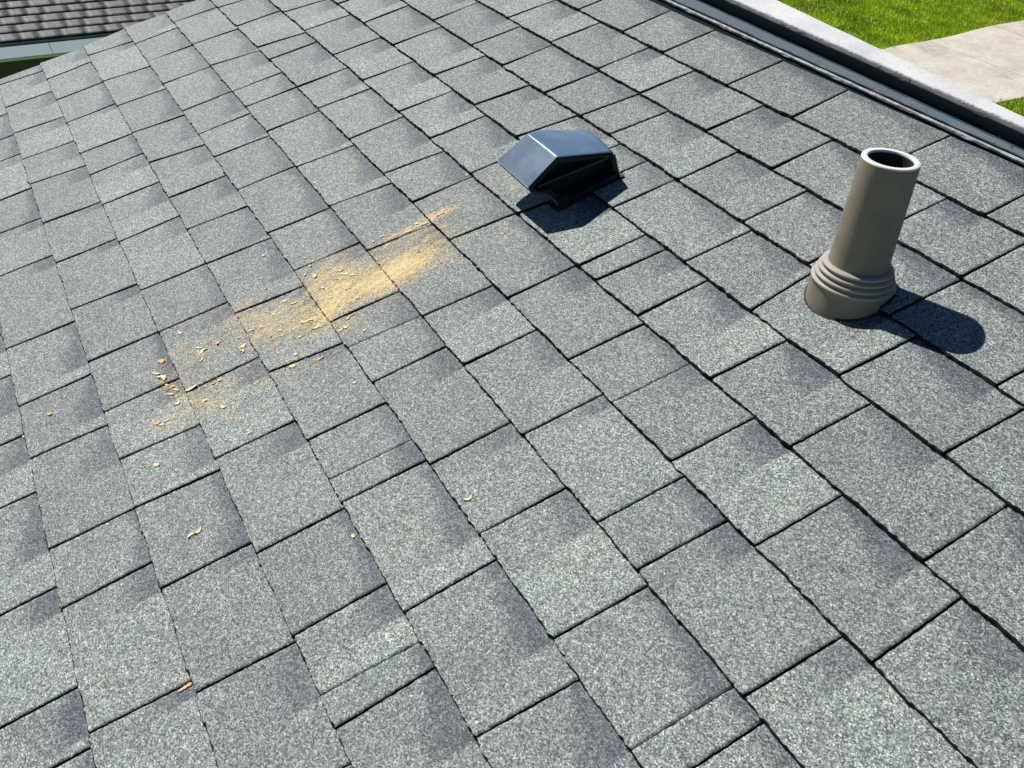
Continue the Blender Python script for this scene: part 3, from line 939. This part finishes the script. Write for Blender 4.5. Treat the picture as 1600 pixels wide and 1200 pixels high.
for (u, v, ax, ay, bx, by, wgt) in SD:
    area = 2 * math.pi * abs(ax * by - ay * bx)
    cnt = int(area * DENS * wgt * 0.16)
    g = rng.normal(size=(cnt, 2))
    # streaky: pull grains towards a few ridges along the long axis
    g[:, 1] = g[:, 1] + 0.07 * np.sin(g[:, 0] * 2.3 + g[:, 1] * 8 + u * 50)
    ci = rng.integers(0, max(2, cnt // 90), cnt)          # many grains gather in small clumps
    cc = rng.normal(size=(max(2, cnt // 90), 2)) * 0.85
    pick = rng.random(cnt) < 0.38
    g[pick] = cc[ci[pick]] + rng.normal(size=(pick.sum(), 2)) * np.array([0.16, 0.09])
    pu_ = u + g[:, 0] * ax + g[:, 1] * bx
    pv_ = v + g[:, 0] * ay + g[:, 1] * by
    for q in range(cnt):
        a = rng.random() * 6.283
        l1 = 0.00025 + 0.00045 * rng.random() ** 2
        l2 = l1 * (1.0 + 1.5 * rng.random())
        w0 = surf_w(pu_[q], pv_[q]) + 0.0004 + 0.0003 * rng.random()
        if q % 23 == 0:
            l2 *= 2.6
        if q % 47 == 5:
            l1 = 0.0006 + 0.0003 * rng.random()
            l2 = 0.0018 + 0.0022 * rng.random()
        ca, sa = math.cos(a), math.sin(a)
        for (x, y, z) in ((-l2, 0, 0), (0, -l1, 0), (l2, 0, 0.03 * l2), (0, l1, 0.15 * l1 * rng.random())):
            vv_.append((pu_[q] + x * ca - y * sa, pv_[q] + x * sa + y * ca, w0 + z))
        ff_.append((nn, nn + 1, nn + 2, nn + 3))
        nn += 4
sawdust = obj('sawdust', Wn(np.array(vv_)), ff_, M_DUST, None, loc=W(-0.43, 0.35, 0))
tag(sawdust, 'yellow sawdust dusted in a long smear over the middle of the roof', 'sawdust', None, 'stuff')

# ------------------------------------------------------------------ ground, walkway, grass
lawn_v = [(-150, -150, GZ), (150, -150, GZ), (150, 150, GZ), (-150, 150, GZ)]
lawn = obj('lawn', lawn_v, [(0, 1, 2, 3)], M_LAWN, None)
tag(lawn, kind='structure')


def walk_l(y):      # left edge of the walkway
    return -11.944 - 0.165 * (y - 15.744) - 0.04 * math.sin(y * 1.7)


def walk_r(y):
    return -8.96 - 0.10 * (y - 15.744) - 0.03 * math.sin(y * 1.3 + 1)


ys = np.arange(-10, 40, 0.25)
vs_, fs = [], []
for y in ys:
    l_, r_ = walk_l(y), walk_r(y)
    vs_ += [(l_, y, GZ - 0.02), (l_, y, GZ + 0.022), (l_ + 0.03, y, GZ + 0.030), (r_ - 0.03, y, GZ + 0.030), (r_, y, GZ + 0.022), (r_, y, GZ - 0.02)]
for i in range(len(ys) - 1):
    for j in range(5):
        a = i * 6 + j
        fs.append((a, a + 1, a + 7, a + 6))
walk = obj('walkway', vs_, fs, M_CONC, None)
tag(walk, kind='structure')
# grass blades where the lawn can be seen closely
nb = 130000
gx = rng.uniform(-17.79, -7.00, nb)
gy = rng.uniform(13.17, 25.13, nb)
left = np.array([walk_l(y) for y in gy]); right = np.array([walk_r(y) for y in gy])
ok = ((gx < left + rng.normal(0, 0.03, nb)) | (gx > right + rng.normal(0, 0.03, nb)))
gx, gy = gx[ok], gy[ok]
nb = len(gx)
clump = 0.5 + 0.5 * np.sin(gx * 3.1 + np.sin(gy * 2.3) * 2) * np.sin(gy * 2.7 + 1)
H = (0.045 + 0.05 * rng.random(nb)) * (0.6 + 0.8 * clump)
ang = rng.random(nb) * 6.283
wd = 0.006 + 0.006 * rng.random(nb)
lean = 0.6 * H * rng.random(nb)
la = rng.random(nb) * 6.283
P0 = np.stack([gx - np.cos(ang) * wd, gy - np.sin(ang) * wd, np.full(nb, GZ)], 1)
P1 = np.stack([gx + np.cos(ang) * wd, gy + np.sin(ang) * wd, np.full(nb, GZ)], 1)
P2 = np.stack([gx + np.cos(la) * lean, gy + np.sin(la) * lean, GZ + H], 1)
VV = np.stack([P0, P1, P2], 1).reshape(-1, 3)
FF = np.arange(nb * 3).reshape(-1, 3)
me = bpy.data.meshes.new('grass')
me.vertices.add(len(VV)); me.vertices.foreach_set('co', VV.ravel().astype(np.float32))
me.loops.add(FF.size); me.loops.foreach_set('vertex_index', FF.ravel().astype(np.int32))
me.polygons.add(nb); me.polygons.foreach_set('loop_start', np.arange(0, nb * 3, 3, dtype=np.int32))
me.materials.append(M_BLADE)
me.update(calc_edges=True)
grass = bpy.data.objects.new('grass', me)
C.objects.link(grass)
tag(grass, 'bright green mown grass either side of the pale walkway', 'grass', None, 'stuff')

# ------------------------------------------------------------------ neighbouring house
nh = empty('neighbour_house', (-12.0, -1.0, GZ), 'neighbouring house with brown-grey shingles and a pale blue gutter, beyond the left roof edge', 'house')
EX, EZ = -8.52, -1.700          # eave line at y = 0
rot = -0.12
pitch2 = R(13)
cr, sr = math.cos(rot), math.sin(rot)


def T2(u, v, w):
    """u along the eave (+Y), v up the slope (-X), w off the slope"""
    x = -(v * math.cos(pitch2) + 0) - w * -math.sin(pitch2)
    z = v * math.sin(pitch2) + w * math.cos(pitch2)
    return (EX + x * cr + u * sr, -x * sr * -1 * -1 + u * cr, EZ + z)


def T2n(a):
    x = -a[:, 1] * math.cos(pitch2) + a[:, 2] * math.sin(pitch2)
    z = a[:, 1] * math.sin(pitch2) + a[:, 2] * math.cos(pitch2)
    u = a[:, 0]
    return np.stack([EX + x * cr + u * sr, -x * sr + u * cr, EZ + z], 1)


T2 = lambda u, v, w: tuple(T2n(np.array([[u, v, w]]))[0])
s2 = {}
for k in range(0, 24):
    u_ = -6.0 + rng.random() * 0.2
    L_ = []
    while u_ < 4.9:
        L_.append((u_, u_ + 0.003, 0))
        u_ += WIDTHS[rng.integers(8)] * 0.95
    s2[k] = L_
V, F, FM, AT = course_mesh(s2, T2n, lambda v: -6.2, 5.0, lambda u, v: False, gap=0.0006, thick=0.85)
big_mesh('roof', V, F, FM, [M_SH2, M_EDGE], dict(pu=AT[0], ps=AT[1], pt=AT[2], rnd=AT[3]), nh)
VT = 24 * EXP
mb = MB()
mb.box(-6.19, 4.99, 0.012, VT, -0.03, -0.002, 0, T2)
mb.build('roof_deck', M_DECK, nh)
# rear slope
mb = MB()
a = np.array(T2(-6.2, VT, 0)); b = np.array(T2(5.0, VT, 0))
back = np.array((-VT * math.cos(pitch2) * cr, VT * math.cos(pitch2) * sr, -VT * math.sin(pitch2)))
q = [a, b, b + back, a + back]
mb.prism([tuple(z) for z in q], [tuple(z - np.array((0, 0, 0.04))) for z in q])
mb.build('rear_roof', M_SH2, nh)


def T3(u, x, z):
    """level frame of that house: u along the eave, x out from the eave towards us, z up"""
    return (EX + x * cr + u * sr, -x * sr + u * cr, EZ + z)


# pale blue gutter along the eave, in two lengths with a joint, dark green drip band above
mb = MB()
mb.box(-6.2, 5.0, -0.020, 0.012, -0.030, -0.006, 0, T3)
mb.build('drip_edge', plain('grey_green_drip_edge', (0.10, 0.15, 0.15), 0.5, 0.0, 0.1, 10), nh)
for (ua, ub2) in ((-6.2, 0.497), (0.502, 5.0)):
    mb = MB()
    pr = [(0.0, -0.030), (0.035, -0.030), (0.140, -0.095), (0.142, -0.106), (0.130, -0.112), (0.0, -0.135)]
    mb.prism([T3(ua, *q_) for q_ in pr], [T3(ub2, *q_) for q_ in pr])
    mb.build('gutter', M_BGUT, nh)
mb = MB()
mb.box(-6.15, 4.95, -0.42, -0.003, -0.165, -0.145, 0, T3)
mb.build('soffit', M_TRIM, nh)
mb = MB()
wz = GZ - EZ
DP = 2 * VT * math.cos(pitch2)
apex = VT * math.sin(pitch2) - 0.05
gab = [(-0.42, wz), (-0.42, -0.17), (-DP / 2, apex - 0.02), (-DP + 0.42, -0.17), (-DP + 0.42, wz)]
gab2 = [(-0.42, wz), (-0.42, -0.17), (-DP + 0.42, -0.17), (-DP + 0.42, wz)]
for ua in (-5.9, 4.55):
    mb.prism([T3(ua, *q_) for q_ in gab], [T3(ua + 0.15, *q_) for q_ in gab])
mb.box(-5.75, 4.55, -0.57, -0.42, wz, -0.17, 0, T3)
mb.box(-5.75, 4.55, -DP + 0.42, -DP + 0.57, wz, -0.17, 0, T3)
mb.build('wall', M_GRNW, nh)
